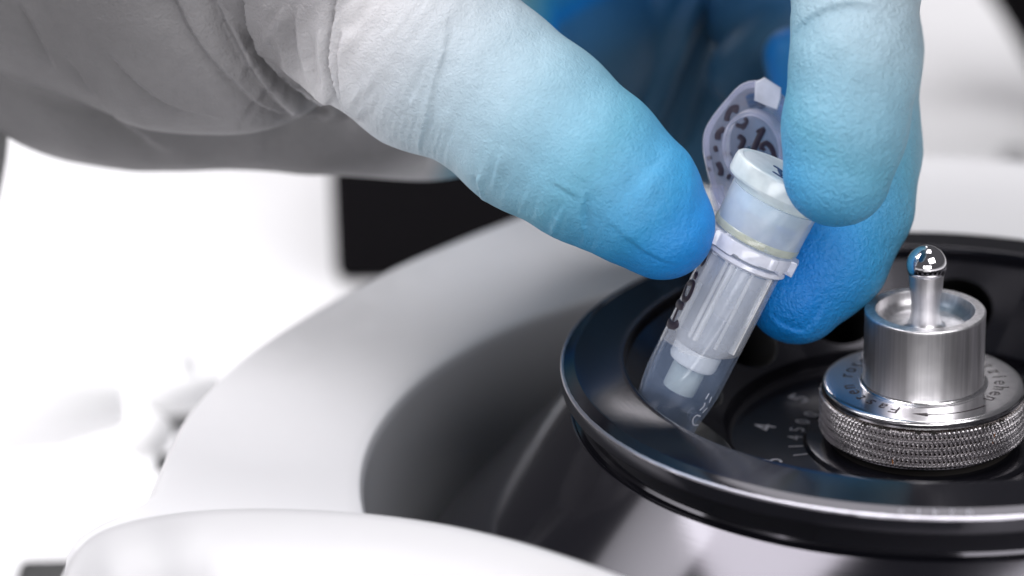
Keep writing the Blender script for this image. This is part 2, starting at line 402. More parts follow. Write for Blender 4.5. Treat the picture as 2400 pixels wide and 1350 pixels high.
# right background
V, F = tube_vf(catmull([P(2230, -250, 330), P(2375, -100, 330), P(2475, 50, 330), P(2580, 250, 330)], 6), 10.5, 20)
o = mesh_obj('black_hose', V, F, M_box); tag(o, 'thick black hose crossing the upper right corner, out of focus', 'hose')
for (x, y, w, lb) in ((2385, 378, 3.2, 'upper small grey clip on the bench near the right edge'), (2395, 432, 5.0, 'lower and larger grey clip on the bench near the right edge')):
    V, F = rbox_vf(PZ(x, y, BZ+1.6), (w, 5, 1.6), .6); o = mesh_obj('bench_clip', V, F, simple('clip_grey', (.35, .35, .36), .5)); tag(o, lb, 'clip', 'grey clips on the bench')

# ------------------------------------------------------------------ rotor
rt = thing('centrifuge_rotor', (0, 0, -62)); tag(rt, 'glossy black anodised fixed-angle rotor with numbered tube holes', 'rotor')
rim = [(40.9, -1.0), (40.95, .45)] + arc(41.5, .45, .5, 180, 90, 5) + [(42.2, .94), (45, .78), (47.8, .62)] + arc(48.0, .28, .33, 90, 60, 3) + [(49.6, .03)] + arc(49.55, -.42, .45, 75, 0, 5) + [(50.0, -2.1)] + arc(49.7, -2.1, .3, 0, -90, 4) + [(47.9, -2.5), (47.5, -2.8), (47.4, -3.2), (47.4, -5.9), (47.7, -6.3), (48.3, -6.5)]
lathe('rim', rim, M_rotor, rt, 384, sharp=25)
body = arc(48.4, -7.1, .6, 95, 45, 4) + [(54, -12.6), (60, -18.9), (66, -25.6), (70, -30.5)] + arc(69.5, -32.5, 1.5, 30, -40, 4) + [(60, -44), (30, -58), (0.01, -62)]
lathe('body', body, M_rotor_cone, rt, 384, sharp=30)
# worn bright line on the outer edge of the rim, irregular
V = []; F = []; n = 900
for k in range(n+1):
    t = 2*math.pi*k/n
    wob = .5+.5*math.sin(t*61+2*math.sin(t*17))*math.sin(t*37+1.3)
    w = .10+.11*wob+.05*RNG.random()
    for (rq, zq) in ((49.72-w*.6, .045+w*.16), (49.90, -.02), (50.015, -.16-w*.5)):
        V.append((rq*math.cos(t), rq*math.sin(t), zq+.02))
for k in range(n):
    for j in range(2): F.append((k*3+j, k*3+j+1, (k+1)*3+j+1, (k+1)*3+j))
mesh_obj('worn_edge', V, F, M_wear, rt)
# conical face with twelve bores, one mesh sector each
A_B = math.radians(45); RB = 5.7
def cone_z(R): return -1.0-(40.9-R)*.62
def bore_loop(t0, n):
    L = []
    ax = np.array([math.cos(t0), math.sin(t0), 0]); tn = np.array([-math.sin(t0), math.cos(t0), 0])
    b = ax*math.cos(A_B)-np.array([0, 0, 1])*math.sin(A_B); e1 = tn; e2 = np.cross(b, e1)
    C = ax*33.2+np.array([0, 0, cone_z(33.2)])
    for k in range(n):
        f = 2*math.pi*k/n; Q = C+RB*(e1*math.cos(f)+e2*math.sin(f)); s = 0
        lo, hi = -12, 12
        for _ in range(40):
            s = (lo+hi)/2; q = Q+b*s
            if q[2] > cone_z(math.hypot(q[0], q[1])): lo = s
            else: hi = s
        L.append((Q+b*s, Q))
    return L, b, e1, e2
NB = 64
R0, R1 = 27.6, 40.9
for h in range(12):
    t0 = math.radians(180-15-30*h)
    L, b, e1, e2 = bore_loop(t0, NB)
    pol = np.array([(math.atan2(q[0][1], q[0][0]), math.hypot(q[0][0], q[0][1])) for q in L])
    pol[:, 0] = (pol[:, 0]-t0+math.pi) % (2*math.pi)-math.pi
    hw = math.radians(15); cR = 33.2
    rings = []
    K = 10
    bd = []
    for (dt, R) in pol:                       # cast outward from the hole to the sector's border
        vx, vy = dt*cR, R-cR
        s = min((hw*cR/abs(vx)) if abs(vx) > 1e-9 else 1e9, ((R1-cR)/vy if vy > 0 else (cR-R0)/(-vy)) if abs(vy) > 1e-9 else 1e9)
        bd.append((vx*s/cR, cR+vy*s))
    bd = np.array(bd)
    for cx, cy in ((-hw, R0), (-hw, R1), (hw, R0), (hw, R1)):       # snap nearest samples to the corners
        i = np.argmin(((bd[:, 0]-cx)*cR)**2+(bd[:, 1]-cy)**2); bd[i] = (cx, cy)
    V = []; F = []
    for j in range(K+1):
        f = j/K
        for i in range(NB):
            dt = pol[i, 0]*(1-f)+bd[i, 0]*f; R = pol[i, 1]*(1-f)+bd[i, 1]*f
            V.append((R*math.cos(t0+dt), R*math.sin(t0+dt), cone_z(R)))
    for j in range(K):
        for i in range(NB):
            i2 = (i+1) % NB; F.append((j*NB+i, j*NB+i2, (j+1)*NB+i2, (j+1)*NB+i))
    mesh_obj('cone_sector', V, F, M_rotor_in, rt, sharp=20)
    V = []; F = []
    lip = [q[0] for q in L]; deep = [q[1]+b*30 for q in L]; cen = np.mean(deep, axis=0)+b*3
    rows = [lip, [q+b*.25+(cen-q-b*((cen-q)@b))*.03 for q in lip], [q[1]+b*8 for q in L], deep, [d*.45+(cen)*.55+b*1 for d in deep]]
    for row in rows: V += list(row)
    V.append(cen)
    for j in range(len(rows)-1):
        for i in range(NB):
            i2 = (i+1) % NB; F.append((j*NB+i, j*NB+i2, (j+1)*NB+i2, (j+1)*NB+i))
    for i in range(NB): F.append(((len(rows)-1)*NB+i, (len(rows)-1)*NB+(i+1) % NB, len(V)-1))
    mesh_obj('bore', V, F, M_bore, rt, sharp=60)
lathe('hub_well', [(27.65, cone_z(27.6)+.02), (27.4, cone_z(27.6)-.15), (27.35, -11.0)] + arc(26.1, -11.0, 1.25, 0, -90, 6) + [(16.4, -12.25), (16.3, -12.1), (15.9, -11.7), (15.4, -11.6), (0.01, -11.6)], M_rotor_in, rt, 256, sharp=30)

# ---- lettering
def glyph(ch, _c={}):
    if ch not in _c:
        cu = bpy.data.curves.new('t', 'FONT'); cu.body = ch; cu.size = 1; cu.resolution_u = 3
        ob = bpy.data.objects.new('t', cu); COL.objects.link(ob)
        dg = bpy.context.evaluated_depsgraph_get(); dg.update()
        me = ob.evaluated_get(dg).to_mesh()
        v = np.array([q.co[:] for q in me.vertices]) if len(me.vertices) else np.zeros((0, 3)); f = [tuple(p.vertices) for p in me.polygons]
        ob.evaluated_get(dg).to_mesh_clear(); bpy.data.objects.remove(ob); bpy.data.curves.remove(cu)
        _c[ch] = (v, f)
    return _c[ch]
def ring_text(txt, R, z, a_start, step, size, zslope=0.0, wide=1.0):
    """clockwise from above, tops outward; angles in degrees from the front (-Y), negative to the left"""
    parts = []
    for i, ch in enumerate(txt):
        v, f = glyph(ch)
        if not len(v): continue
        w = v[:, 0].max()+v[:, 0].min()
        x = (v[:, 0]-w/2)*size*wide; y = v[:, 1]*size
        phi = math.radians(a_start-step*i)-x/(R+size*.35)
        rad = R+y
        parts.append((np.stack([rad*np.sin(phi), -rad*np.cos(phi), z+0*rad+zslope*y], 1), f))
    return join_vf(parts)
Vt, Ft = ring_text('02419', 48.35, .52, -.5, -0.0+2.45, 1.55, zslope=-.33, wide=1.15); mesh_obj('serial_number', Vt+np.array([0, 0, .0]), Ft, M_print, rt, smooth=False)
for i in range(12):
    Vt, Ft = ring_text(str((i+3) % 12+1), 20.6, -12.20, -105-30*i, 0, 4.4); mesh_obj('position_number', Vt, Ft, M_print, rt, smooth=False)
Vt, Ft = ring_text('114500', 16.5, -12.20, -78, 9.3, 3.0); mesh_obj('speed_marking', Vt, Ft, M_print, rt, smooth=False)

# ------------------------------------------------------------------ clamping nut
nut = thing('clamping_nut', (0, 0, -11.6)); tag(nut, 'knurled steel clamping nut with post and ball-ended pin on the rotor hub', 'nut')
lathe('foot', [(12.8, -11.6), (12.8, -10.3)], M_grime, nut, 96)
# knurl
NT = 138; SUB = 8; ROW = 74; zt, zb = -4.35, -10.15
n = NT*SUB; V = np.zeros((ROW+1, n, 3)); th = np.arange(n)/n*2*np.pi
tri = lambda x: 2*np.abs(x-np.floor(x+.5))
pitch = 1.18
for j in range(ROW+1):
    z = zt+(zb-zt)*j/ROW
    u = np.arange(n)/SUB; q = (zt-z)/pitch
    d = np.maximum(tri(u+q), tri(u-q))                       # diamonds
    pyr = .40*(1-d)
    groove = .15*np.clip(1.2-abs(((q+.5) % 1)-.5)/.09, 0, 1)     # horizontal rings
    DIRT_R = 13.93
    end = .35*(np.clip((j-1)/4, 0, 1)*np.clip((ROW-1-j)/3, 0, 1)-1)
    jit = .03*np.sin(u*.37*2*np.pi+j)*np.sin(j*.9)
    r = 13.93+pyr-groove+end+jit*.2
    V[j, :, 0] = r*np.cos(th); V[j, :, 1] = r*np.sin(th); V[j, :, 2] = z
F = []
for j in range(ROW):
    b0 = j*n; b1 = b0+n
    for k in range(n):
        k2 = (k+1) % n; F.append((b0+k, b1+k, b1+k2, b0+k2))
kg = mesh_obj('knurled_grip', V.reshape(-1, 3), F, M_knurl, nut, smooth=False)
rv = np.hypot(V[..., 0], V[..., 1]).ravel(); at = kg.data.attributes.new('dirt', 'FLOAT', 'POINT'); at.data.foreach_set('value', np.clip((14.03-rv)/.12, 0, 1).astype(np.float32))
lathe('lower_lip', [(13.6, -10.1), (13.5, -10.35), (12.8, -10.4)], M_steel, nut, 160)
top = [(13.62, -4.55), (13.95, -4.25), (13.9, -4.05)] + arc(13.3, -3.75, .62, -20, 85, 8) + [(12.9, -3.12), (12.6, -3.10), (10.6, -3.10), (8.9, -3.10)] + arc(8.85, -2.6, .5, 270, 185, 4)
lathe('top_face', top, M_steel_top, nut, 256, sharp=50)
# irregular dark chips under the shoulder and rust spots
parts = []
for t in [-118, -116, -121, -99.5, -93, -91.5, -90, -62, -60, -125, -128, -131, -57, -55, -50, -47, -110]:
    a = math.radians(t+RNG.uniform(-.4, .4)); w = RNG.uniform(.25, .55); hgt = RNG.uniform(.12, .3)
    c = np.array([14.13*math.cos(a), 14.13*math.sin(a), -4.5-RNG.uniform(0, .2)]); tg = np.array([-math.sin(a), math.cos(a), 0])
    k = 7; ring = [c+tg*w*math.cos(2*math.pi*i/k)*RNG.uniform(.7, 1.1)+np.array([0, 0, hgt*math.sin(2*math.pi*i/k)*RNG.uniform(.7, 1.2)]) for i in range(k)]
    parts.append((np.array(ring), [tuple(range(k))]))
Vc, Fc = join_vf(parts); mesh_obj('dirt_chips', Vc, Fc, M_grime, nut, smooth=False)
M_rust = simple('rust', (.30, .10, .02), .7)
parts = []
for (t, z, s) in ((-113, -9.3, .22), (-113.2, -9.0, .14), (-54.5, -6.3, .2), (-55.5, -7.3, .16), (-54, -6.0, .12)):
    a = math.radians(t); c = np.array([14.24*math.cos(a), 14.24*math.sin(a), z]); tg = np.array([-math.sin(a), math.cos(a), 0])
    parts.append((np.array([c+tg*s*.5*math.cos(i)+np.array([0, 0, s*1.3*math.sin(i)]) for i in np.linspace(0, 2*np.pi, 7)[:-1]]), [tuple(range(6))]))
Vc, Fc = join_vf(parts); mesh_obj('rust_spots', Vc, Fc, M_rust, nut, smooth=False)
post = [(8.42, -2.9), (8.28, -2.4), (8.26, 7.05)] + arc(8.0, 7.32, .28, 0, 90, 5) + [(6.95, 7.6)] + arc(6.85, 7.5, .12, 90, 170, 3) + [(6.55, 6.6), (5.8, 5.6)] + arc(5.3, 5.75, .42, -30, -90, 4) + [(2.4, 5.3)]
lathe('post', post, M_steel, nut, 192, sharp=40)
pin = [(2.9, 5.3), (2.45, 5.5), (2.15, 6.0), (1.98, 7.0), (1.94, 8.0), (1.98, 9.0), (2.10, 9.9), (2.22, 10.5), (2.28, 10.8), (2.32, 11.5), (2.36, 12.3)] + arc(0, 14.1, 2.72, -26, 90, 22)
lathe('pin_neck', pin[:12], M_steel, nut, 96, sharp=50)
lathe('pin_ball', pin[11:], M_chrome, nut, 96, sharp=50)
Vt, Ft = ring_text('Fasten rotor', 9.7, -3.075, -28, 10.8, 3.1, wide=1.0); mesh_obj('fasten_engraving', Vt, Ft, M_engrave, nut, smooth=False)
Vt, Ft = ring_text('festziehen', 9.7, -3.075, 52+9*10.6, 10.6, 3.1, wide=1.0); mesh_obj('festziehen_engraving', Vt, Ft, M_engrave, nut, smooth=False)
# arrow
V = []; F = []; n = 24
for i in range(n+1):
    ph = math.radians(40-44*i/n)
    for rq in (11.30, 11.50): V.append((rq*math.sin(ph), -rq*math.cos(ph), -3.07))
for i in range(n): F.append((2*i, 2*i+1, 2*i+3, 2*i+2))
o = len(V)
for (ph, rq) in ((-4, 10.95), (-4, 11.9), (-5, 11.9), (-14.5, 11.25), (-5, 10.95)):
    p = math.radians(ph); V.append((rq*math.sin(p), -rq*math.cos(p), -3.066))
F.append((o, o+1, o+2, o+3, o+4))
mesh_obj('arrow_engraving', V, F, M_engrave, nut, smooth=False)

# ------------------------------------------------------------------ tube + spin column
T0 = P(1558, 975, -3.0); T1 = P(1558+.4525*500, 975-.8917*500, -3.0-8.3)
d = T1-T0; d /= np.linalg.norm(d)
tx = CR-d*(CR@d); tx /= np.linalg.norm(tx); ty = np.cross(d, tx)          # ty points away from the camera
MT = np.eye(4); MT[:3, 0] = tx; MT[:3, 1] = ty; MT[:3, 2] = d; MT[:3, 3] = T0
def TL(v): return np.asarray(v, float)@MT[:3, :3].T+MT[:3, 3]
tube = thing('collection_tube', T0); tag(tube, 'clear plastic collection tube marked in black pen, standing in the rotor hole', 'tube')
ro, ri = 5.35, 4.85
outp = [(0.01, -14.5), (2.0, -14.3), (3.4, -13.2), (3.9, -11.5), (4.35, -4), (4.75, 1.5), (5.1, 3.6), (ro-.03, 5.6), (ro, 8), (ro, 25.0), (ro, 25.6)]
inp = [(ri, 25.6), (ri, 8), (ri-.1, 5.6), (4.6, 3.6), (4.25, 1.5), (3.85, -4), (3.4, -11.3), (2.6, -12.6), (0.01, -13.4)]
lathe('tube_wall', outp+inp, M_clear, tube, 96, M=MT, sharp=50)
# frosted writing panel: upper part of the wall, its lower edge slanting
ns = 120; V = []
for f in range(5):
    for k in range(ns):
        a = 2*math.pi*k/ns; low = 11.3+1.5*math.cos(a)+(.5 if -2.9 < ((a+math.pi) % (2*math.pi))-math.pi < -2.2 else 0)
        sz = low+(24.4-low)*f/4; rq = ro+.035
        V.append((rq*math.cos(a), rq*math.sin(a), sz))
F = [(j*ns+k, j*ns+(k+1) % ns, (j+1)*ns+(k+1) % ns, (j+1)*ns+k) for j in range(4) for k in range(ns)]
mesh_obj('frosted_panel', TL(V), F, M_band, tube)
lathe('tube_mouth', [(ri+.02, 25.6), (ro+.05, 25.6), (ro+.5, 25.5), (ro+.6, 25.0), (ro+.3, 24.7), (ro+.02, 24.6)], M_collar, tube, 96, M=MT)
col = thing('spin_column', TL([0, 0, 4.3])); tag(col, 'frosted spin column with white frit and milky snap cap inside the clear tube', 'spin column')
lathe('column_body', [(4.72, 26), (4.70, 24.1), (4.74, 23.8), (4.68, 23.4), (4.64, 13.0), (4.5, 12.4), (3.5, 11.2)], M_body, col, 96, M=MT, sharp=50)
lathe('inner_sleeve', [(3.75, 26), (3.7, 24), (3.4, 11.3)], M_frost, col, 96, M=MT, sharp=50)
for aa, rr_ in ((-152, .45), (-124, .30), (-113, .42), (-78, .26), (-44, .50), (20, .4), (75, .4), (120, .4), (165, .4)):
    a = math.radians(aa); r_ = 4.95
    V, F = tube_vf([TL([r_*math.cos(a), r_*math.sin(a), s]) for s in np.linspace(12.9, 25.6, 8)], rr_, 8); mesh_obj('rib', V, F, M_rib, col)
lathe('frit_holder', [(0.01, 11.0), (3.35, 10.95), (3.42, 10.6), (3.40, 8.9), (3.2, 8.45), (2.5, 8.15), (0.01, 8.1)], M_frit, col, 64, M=MT)
lathe('nozzle', [(2.38, 8.3), (2.34, 4.5), (2.28, 4.3), (1.9, 4.3), (1.85, 4.6), (1.95, 8.2)], M_cap, col, 64, M=MT)
# collar with tabs
ns = 240; V = []; F = []
cp_ = [(4.8, 26.2), (1, 26.2), (1, 26.45), (1, 27.5), (.985, 27.75), (5.2, 27.95)]
def collar_r(a):
    a = a % 360
    r = 6.05
    for c, w, e in ((-12, 12, .75), (-62, 5, .25), (198, 14, .6), (100, 18, .5)):
        dd = abs((a-c+180) % 360-180); r += e*max(0, min(1, (w-dd)/3+.5))
    return r
for (f, z) in cp_:
    for k in range(ns):
        a = 360*k/ns; r = f if f > 2 else collar_r(a)*f
        zz = z
        if z < 26.5:
            for c, w, e in ((-15, 8, .55), (-42, 4, .5), (-95, 14, .15), (-140, 22, .45)):
                dd = abs((a-c+180) % 360-180); zz -= e*max(0, min(1, (w-dd)/2+.5))
        V.append((r*math.cos(math.radians(a)), r*math.sin(math.radians(a)), zz))
F = [(j*ns+k, j*ns+(k+1) % ns, (j+1)*ns+(k+1) % ns, (j+1)*ns+k) for j in range(len(cp_)-1) for k in range(ns)]
mesh_obj('collar', TL(V), F, M_collar, col, sharp=40)
lathe('head', [(5.2, 27.95), (5.85, 28.1), (6.05, 28.5), (6.18, 34.2), (5.75, 34.3), (5.6, 28.9), (5.0, 28.5), (3.9, 28.4)], M_head, col, 96, M=MT, sharp=40)
lathe('seal_ring', [(5.95, 28.15), (6.13, 28.3), (6.15, 29.1), (6.07, 29.25)], M_yellow, col, 96, M=MT)
lathe('inner_plug', [(5.5, 34.6), (5.45, 32.6), (5.3, 32.1), (5.0, 32.1), (4.9, 34.6)], M_cap, col, 96, M=MT)
# cap: rounded polygon, longer to the left, right-hand side bevelled down
ns = 180; V = []
def cap_r(a, k):
    a = math.radians(a); c, s = math.cos(a), math.sin(a)
    r = 6.5
    if c < 0: r = 6.5+.75*(-c)**2
    return r*k
rows = [(0, 34.3, .80), (0, 34.3, .93), (0, 34.6, .965), (1, 35.3, .985), (1, 35.6, 1), (1, 37.2, 1.0), (1, 37.75, .985), (1, 37.95, .955), (1, 38.0, .90), (1, 37.9, .86), (1, 37.9, .74), (1, 37.9, .62), (1, 37.9, .5), (1, 37.9, .4), (1, 37.9, .3), (1, 37.9, .15), (1, 37.9, .02)]
for (t, z, k) in rows:
    for i in range(ns):
        a = 360*i/ns; r = cap_r(a, k) if t else 6.4*k
        x, y = r*math.cos(math.radians(a)), r*math.sin(math.radians(a)); zz = z
        lim = 38.0-max(0, (x-1.9))*.85
        zz = min(zz, max(lim, 34.9)) if z > 35.5 else zz
        V.append((x-.2*(t == 1), y, zz))
F = [(j*ns+k, j*ns+(k+1) % ns, (j+1)*ns+(k+1) % ns, (j+1)*ns+k) for j in range(len(rows)-1) for k in range(ns)]
mesh_obj('cap', TL(V), F, M_cap, col, sharp=18)
def ribbon(parts_px, w_mm, mapper, normal):
    out = []
    for pl, w in parts_px:
        c = catmull(pl, 6) if len(pl) > 2 else np.array([np.array(pl[0])*(1-t)+np.array(pl[1])*t for t in np.linspace(0, 1, 6)])
        q = np.array([mapper(x, y) for x, y in c]); nn = np.array([normal(p) for p in q])
        ww = np.full(len(q), w_mm*w); ww[0] *= .7; ww[-1] *= .7
        out.append(tube_vf(q, ww, 8, flat=nn))
    return join_vf(out)
def hit_tube(px, py, r=ro+.02):
    dr = CF+CR*((px-1200)/FPX)-CU*((py-675)/FPX); o_ = CP-T0
    a_ = dr-d*(dr@d); b_ = o_-d*(o_@d)
    A = a_@a_; B = 2*a_@b_; C = b_@b_-r*r; D = max(B*B-4*A*C, 0)
    return CP+dr*((-B-math.sqrt(D))/(2*A))
def tube_n(p):
    q = p-T0; return q-d*(q@d)
strokes = [([(1566, 752), (1570, 760), (1580, 763), (1590, 757)], 1.25), ([(1577, 752), (1583, 737), (1590, 720)], .75), ([(1587, 708), (1592, 715), (1601, 718)], 1.3),
           ([(1612, 662), (1606, 675), (1601, 693), (1604, 702), (1613, 697), (1622, 678), (1624, 664), (1612, 662)], .95),
           ([(1628, 642), (1632, 650)], 1.2), ([(1656, 600), (1650, 614), (1643, 622)], .6)]
V, F = ribbon(strokes, .45, lambda x, y: hit_tube(x, y, ro+.10), tube_n); mesh_obj('handwriting', V, F, M_marker, tube)
# moulded marks low on the wall
strokes = [([(1642, 976), (1632, 974), (1624, 984), (1626, 996), (1636, 997)], .7), ([(1640, 962), (1650, 952), (1652, 944)], .7), ([(1646, 968), (1658, 956)], .6), ([(1654, 936), (1662, 922)], .7), ([(1662, 944), (1668, 930)], .6)]
V, F = ribbon(strokes, .16, hit_tube, tube_n); mesh_obj('moulded_marks', V, F, M_collar, tube)
def hit_cap(px, py):
    dr = CF+CR*((px-1200)/FPX)-CU*((py-675)/FPX); pl = TL([0, 0, 37.93])
    return CP+dr*(((pl-CP)@d)/(dr@d))
V, F = ribbon([([(1813, 388), (1823, 394), (1836, 404)], 1.1), ([(1812, 402), (1824, 410), (1840, 420), (1852, 427)], 1.0), ([(1826, 398), (1832, 412)], 1.0)], .33, hit_cap, lambda p: d)
mesh_obj('cap_writing', V, F, M_marker_blue, col)

# open lid of the collection tube, behind
LO = 3.0
def L(px, py, off=0): return P(px, py, LO+off)
outl = catmull([(1706, 545), (1688, 500), (1672, 455), (1657, 400), (1647, 345), (1652, 305), (1672, 270), (1702, 233), (1730, 203), (1757, 190), (1790, 190), (1818, 208), (1846, 236), (1862, 275), (1866, 340), (1858, 410), (1835, 460), (1800, 500), (1770, 530)], 5)[:-1]
cx, cy = 1755, 350
def plate(name, loop, f0, f1, hole=None, ma=M_lidp, parent=tube):
    n = len(loop); inner = hole if hole is not None else loop*0+np.array([cx, cy])
    rows = [[L(x, y, f1) for x, y in inner], [L(x, y, f0) for x, y in inner], [L(x, y, f0) for x, y in (loop*.985+np.array([cx, cy])*.015)], [L(x, y, f0+.3) for x, y in loop], [L(x, y, f1-.3) for x, y in loop], [L(x, y, f1) for x, y in (loop*.985+np.array([cx, cy])*.015)]]
    V = np.array(sum(rows, [])); F = []
    m_ = len(rows)
    for j in range(m_):
        j2 = (j+1) % m_
        for k in range(n): F.append((j*n+k, j*n+(k+1) % n, j2*n+(k+1) % n, j2*n+k))
    return mesh_obj(name, V, F, ma, parent, sharp=40)
plate('lid_plate', outl, -.4, .6, hole=np.array([(cx+(x-cx)*.05, cy+(y-cy)*.05) for x, y in outl]))
inner = np.array([(cx+(x-cx)*.86, cy+(y-cy)*.9) for x, y in outl])
plate('lid_edge_bead', outl, -1.3, -.35, hole=inner)
def ell(rx, ry, n=64, c=(1775, 345), rot=-12):
    t = np.linspace(0, 2*np.pi, n, endpoint=False); cr, sr = math.cos(math.radians(rot)), math.sin(math.radians(rot))
    x = rx*np.cos(t); y = ry*np.sin(t); return np.stack([c[0]+x*cr-y*sr, c[1]+x*sr+y*cr], 1)
e_o, e_i = ell(74, 92), ell(64, 82); e_o2 = ell(70, 88, c=(1763, 350)); e_i2 = ell(61, 79, c=(1763, 350))
n = 64; rows = [[L(x, y, -.3) for x, y in e_o], [L(x, y, -3.2) for x, y in e_o2], [L(x, y, -3.2) for x, y in e_i2], [L(x, y, -.3) for x, y in e_i]]
V = np.array(sum(rows, [])); F = [(j*n+k, j*n+(k+1) % n, (j+1)*n+(k+1) % n, (j+1)*n+k) for j in range(3) for k in range(n)]
mesh_obj('lid_plug', V, F, M_lidp, tube, sharp=40)
lt = np.array([(1770, 192), (1792, 181), (1831, 206), (1830, 232), (1822, 258), (1800, 250), (1768, 236)], float)
lt = np.vstack([np.linspace(lt[i], lt[(i+1) % len(lt)], 6)[:-1] for i in range(len(lt))]); cxs = lt.mean(0)
rows = [[L(*(cxs+(p-cxs)*.1), -3.0) for p in lt], [L(*(cxs+(p-cxs)*.93), -3.0) for p in lt], [L(*p, -2.6) for p in lt], [L(*p, .5) for p in lt]]
n = len(lt); V = np.array(sum(rows, [])); F = [(j*n+k, j*n+(k+1) % n, (j+1)*n+(k+1) % n, (j+1)*n+k) for j in range(3) for k in range(n)]+[tuple(range(n))]
mesh_obj('latch', V, F, M_collar, tube, sharp=30)
V, F = ribbon([([(1748, 232), (1770, 229), (1797, 248)], 1.0), ([(1752, 244), (1775, 240), (1790, 250)], 1.0)], .55, lambda x, y: L(x, y, -1.0), lambda p: -CF); mesh_obj('latch_slot', V, F, simple('slot_blue', (.02, .05, .12), .4), tube)
V, F = tube_vf(catmull([L(1678, 440, -.5), L(1690, 490, -1.5), L(1702, 530, -3), hit_tube(1712, 560)], 6), 1.0, 12); mesh_obj('hinge_strap', V, F, M_lidp, tube)
wr = [([(1732, 252), (1716, 254), (1706, 268), (1703, 284)], 1.3), ([(1714, 256), (1730, 262)], 1.0), ([(1698, 300), (1684, 312), (1682, 328)], 1.4), ([(1676, 342), (1679, 356)], 1.0),
      ([(1738, 302), (1745, 296), (1750, 284), (1745, 276)], .9), ([(1724, 292), (1738, 296), (1748, 290)], 1.0), ([(1790, 300), (1776, 328), (1762, 362)], 1.5), ([(1730, 318), (1742, 328), (1738, 342), (1732, 350)], 1.3),
      ([(1784, 352), (1786, 340), (1798, 336), (1810, 350), (1817, 374)], 1.2), ([(1786, 352), (1794, 348)], .8), ([(1656, 372), (1668, 368)], .9), ([(1660, 392), (1664, 402)], .9), ([(1682, 380), (1690, 398), (1688, 412)], 1.3), ([(1704, 412), (1712, 416)], 1.3), ([(1700, 355), (1712, 366)], 1.2), ([(1772, 310), (1792, 300)], .9)]
V, F = ribbon(wr, .30, lambda x, y: L(x, y, -.55), lambda p: -CF); mesh_obj('lid_writing', V, F, M_marker, tube)

# ------------------------------------------------------------------ the gloved hand
def to_cam(Pw):
    D = Pw-CP; return np.array([D@CR, D@CU, D@CF])
def S(px, py, rpx, off):                     # sphere seen with radius rpx at px,py
    z = DIST+off; return ((px-1200)/FPX*z, -(py-675)/FPX*z, z, rpx/FPX*z)
G = .55
lo = np.array([-92.0, -12.0, 400.0]); hi = np.array([76.0, 92.0, 552.0])
shape = np.ceil((hi-lo)/G).astype(int)
axs = [lo[i]+G*np.arange(shape[i]) for i in range(3)]
def field(): return np.full(tuple(shape), 30.0, np.float32)
def capsule(Fd, a, b, k=0.0, flat=1.0):
    a = np.array(a); b = np.array(b); pad = 4+k*2
    mn = np.minimum(a[:3]-a[3], b[:3]-b[3])-pad; mx = np.maximum(a[:3]+a[3], b[:3]+b[3])+pad
    i0 = np.clip(((mn-lo)/G).astype(int), 0, shape-1); i1 = np.clip(((mx-lo)/G).astype(int)+2, 1, shape)
    if np.any(i1 <= i0): return
    X = axs[0][i0[0]:i1[0], None, None]; Y = axs[1][None, i0[1]:i1[1], None]; Z = axs[2][None, None, i0[2]:i1[2]]
    ab = b[:3]-a[:3]; dx, dy, dz = X-a[0], Y-a[1], (Z-a[2])/flat
    abz = ab[2]/flat; L2 = ab[0]**2+ab[1]**2+abz**2+1e-9
    t = np.clip((dx*ab[0]+dy*ab[1]+dz*abz)/L2, 0, 1)
    dd = np.sqrt((dx-t*ab[0])**2+(dy-t*ab[1])**2+(dz-t*abz)**2)-(a[3]+(b[3]-a[3])*t)
    sl = Fd[i0[0]:i1[0], i0[1]:i1[1], i0[2]:i1[2]]
    if k > 0:
        h = np.clip(.5+.5*(sl-dd)/k, 0, 1); r = sl*(1-h)+dd*h-k*h*(1-h)
    else: r = np.minimum(sl, dd)
    sl[...] = r.astype(np.float32)
def chain(Fd, pts, k=0.0, flat=1.0):
    for i in range(len(pts)-1): capsule(Fd, S(*pts[i]), S(*pts[i+1]), k, flat)
def smin(A, B, k):
    h = np.clip(.5+.5*(A-B)/k, 0, 1); return A*(1-h)+B*h-k*h*(1-h)
thumb = field()
chain(thumb, [(700, -110, 232, 2), (880, 38, 224, -2), (1015, 128, 232, -4), (1130, 195, 203, -7), (1255, 296, 206, -10), (1385, 388, 186, -13), (1490, 466, 158, -14), (1553, 532, 125, -14)], 1.5)
index = field()
chain(index, [(2040, -620, 190, 22), (2060, -330, 178, 4), (2008, -70, 160, -10), (2003, 60, 146, -20), (2004, 150, 151, -22), (1980, 300, 146, -22), (1962, 405, 128, -21.5)], 1.2)
middle = field()
chain(middle, [(2010, -60, 140, 8), (2012, 120, 142, 6), (2020, 350, 134, 4), (2003, 480, 132, 2), (1945, 600, 132, 1), (1868, 688, 120, .5)], 2.5)
palm_f = field()
chain(palm_f, [(700, -160, 300, 14), (560, 10, 276, 12), (420, -20, 305, 14), (200, -130, 360, 18)], 6, .85)
palm_b = field()
chain(palm_b, [(60, -190, 430, 34), (250, -60, 415, 34), (460, -20, 392, 34), (760, 80, 300, 36), (1000, 120, 273, 42), (1230, 100, 270, 62), (1420, -40, 290, 84)], 8, .75)
chain(palm_b, [(100, -500, 520, 42), (1000, -560, 420, 40), (1700, -560, 330, 38), (2040, -560, 230, 34)], 10, .8)  # this and next two: unseen upper hand, extended to shade the palm recess
chain(palm_b, [(600, -350, 350, 24), (1100, -520, 330, 20), (1600, -600, 290, 20), (2000, -640, 220, 22)], 8, .8)
chain(palm_b, [(1000, -700, 300, 10), (1700, -720, 260, 10)], 8, .8)
back = field()
chain(back, [(2000, -200, 150, 50), (1860, -60, 150, 60), (1775, 40, 118, 60)], 1.5)
chain(back, [(1860, 40, 90, 56), (1740, 170, 84, 54)], .8)
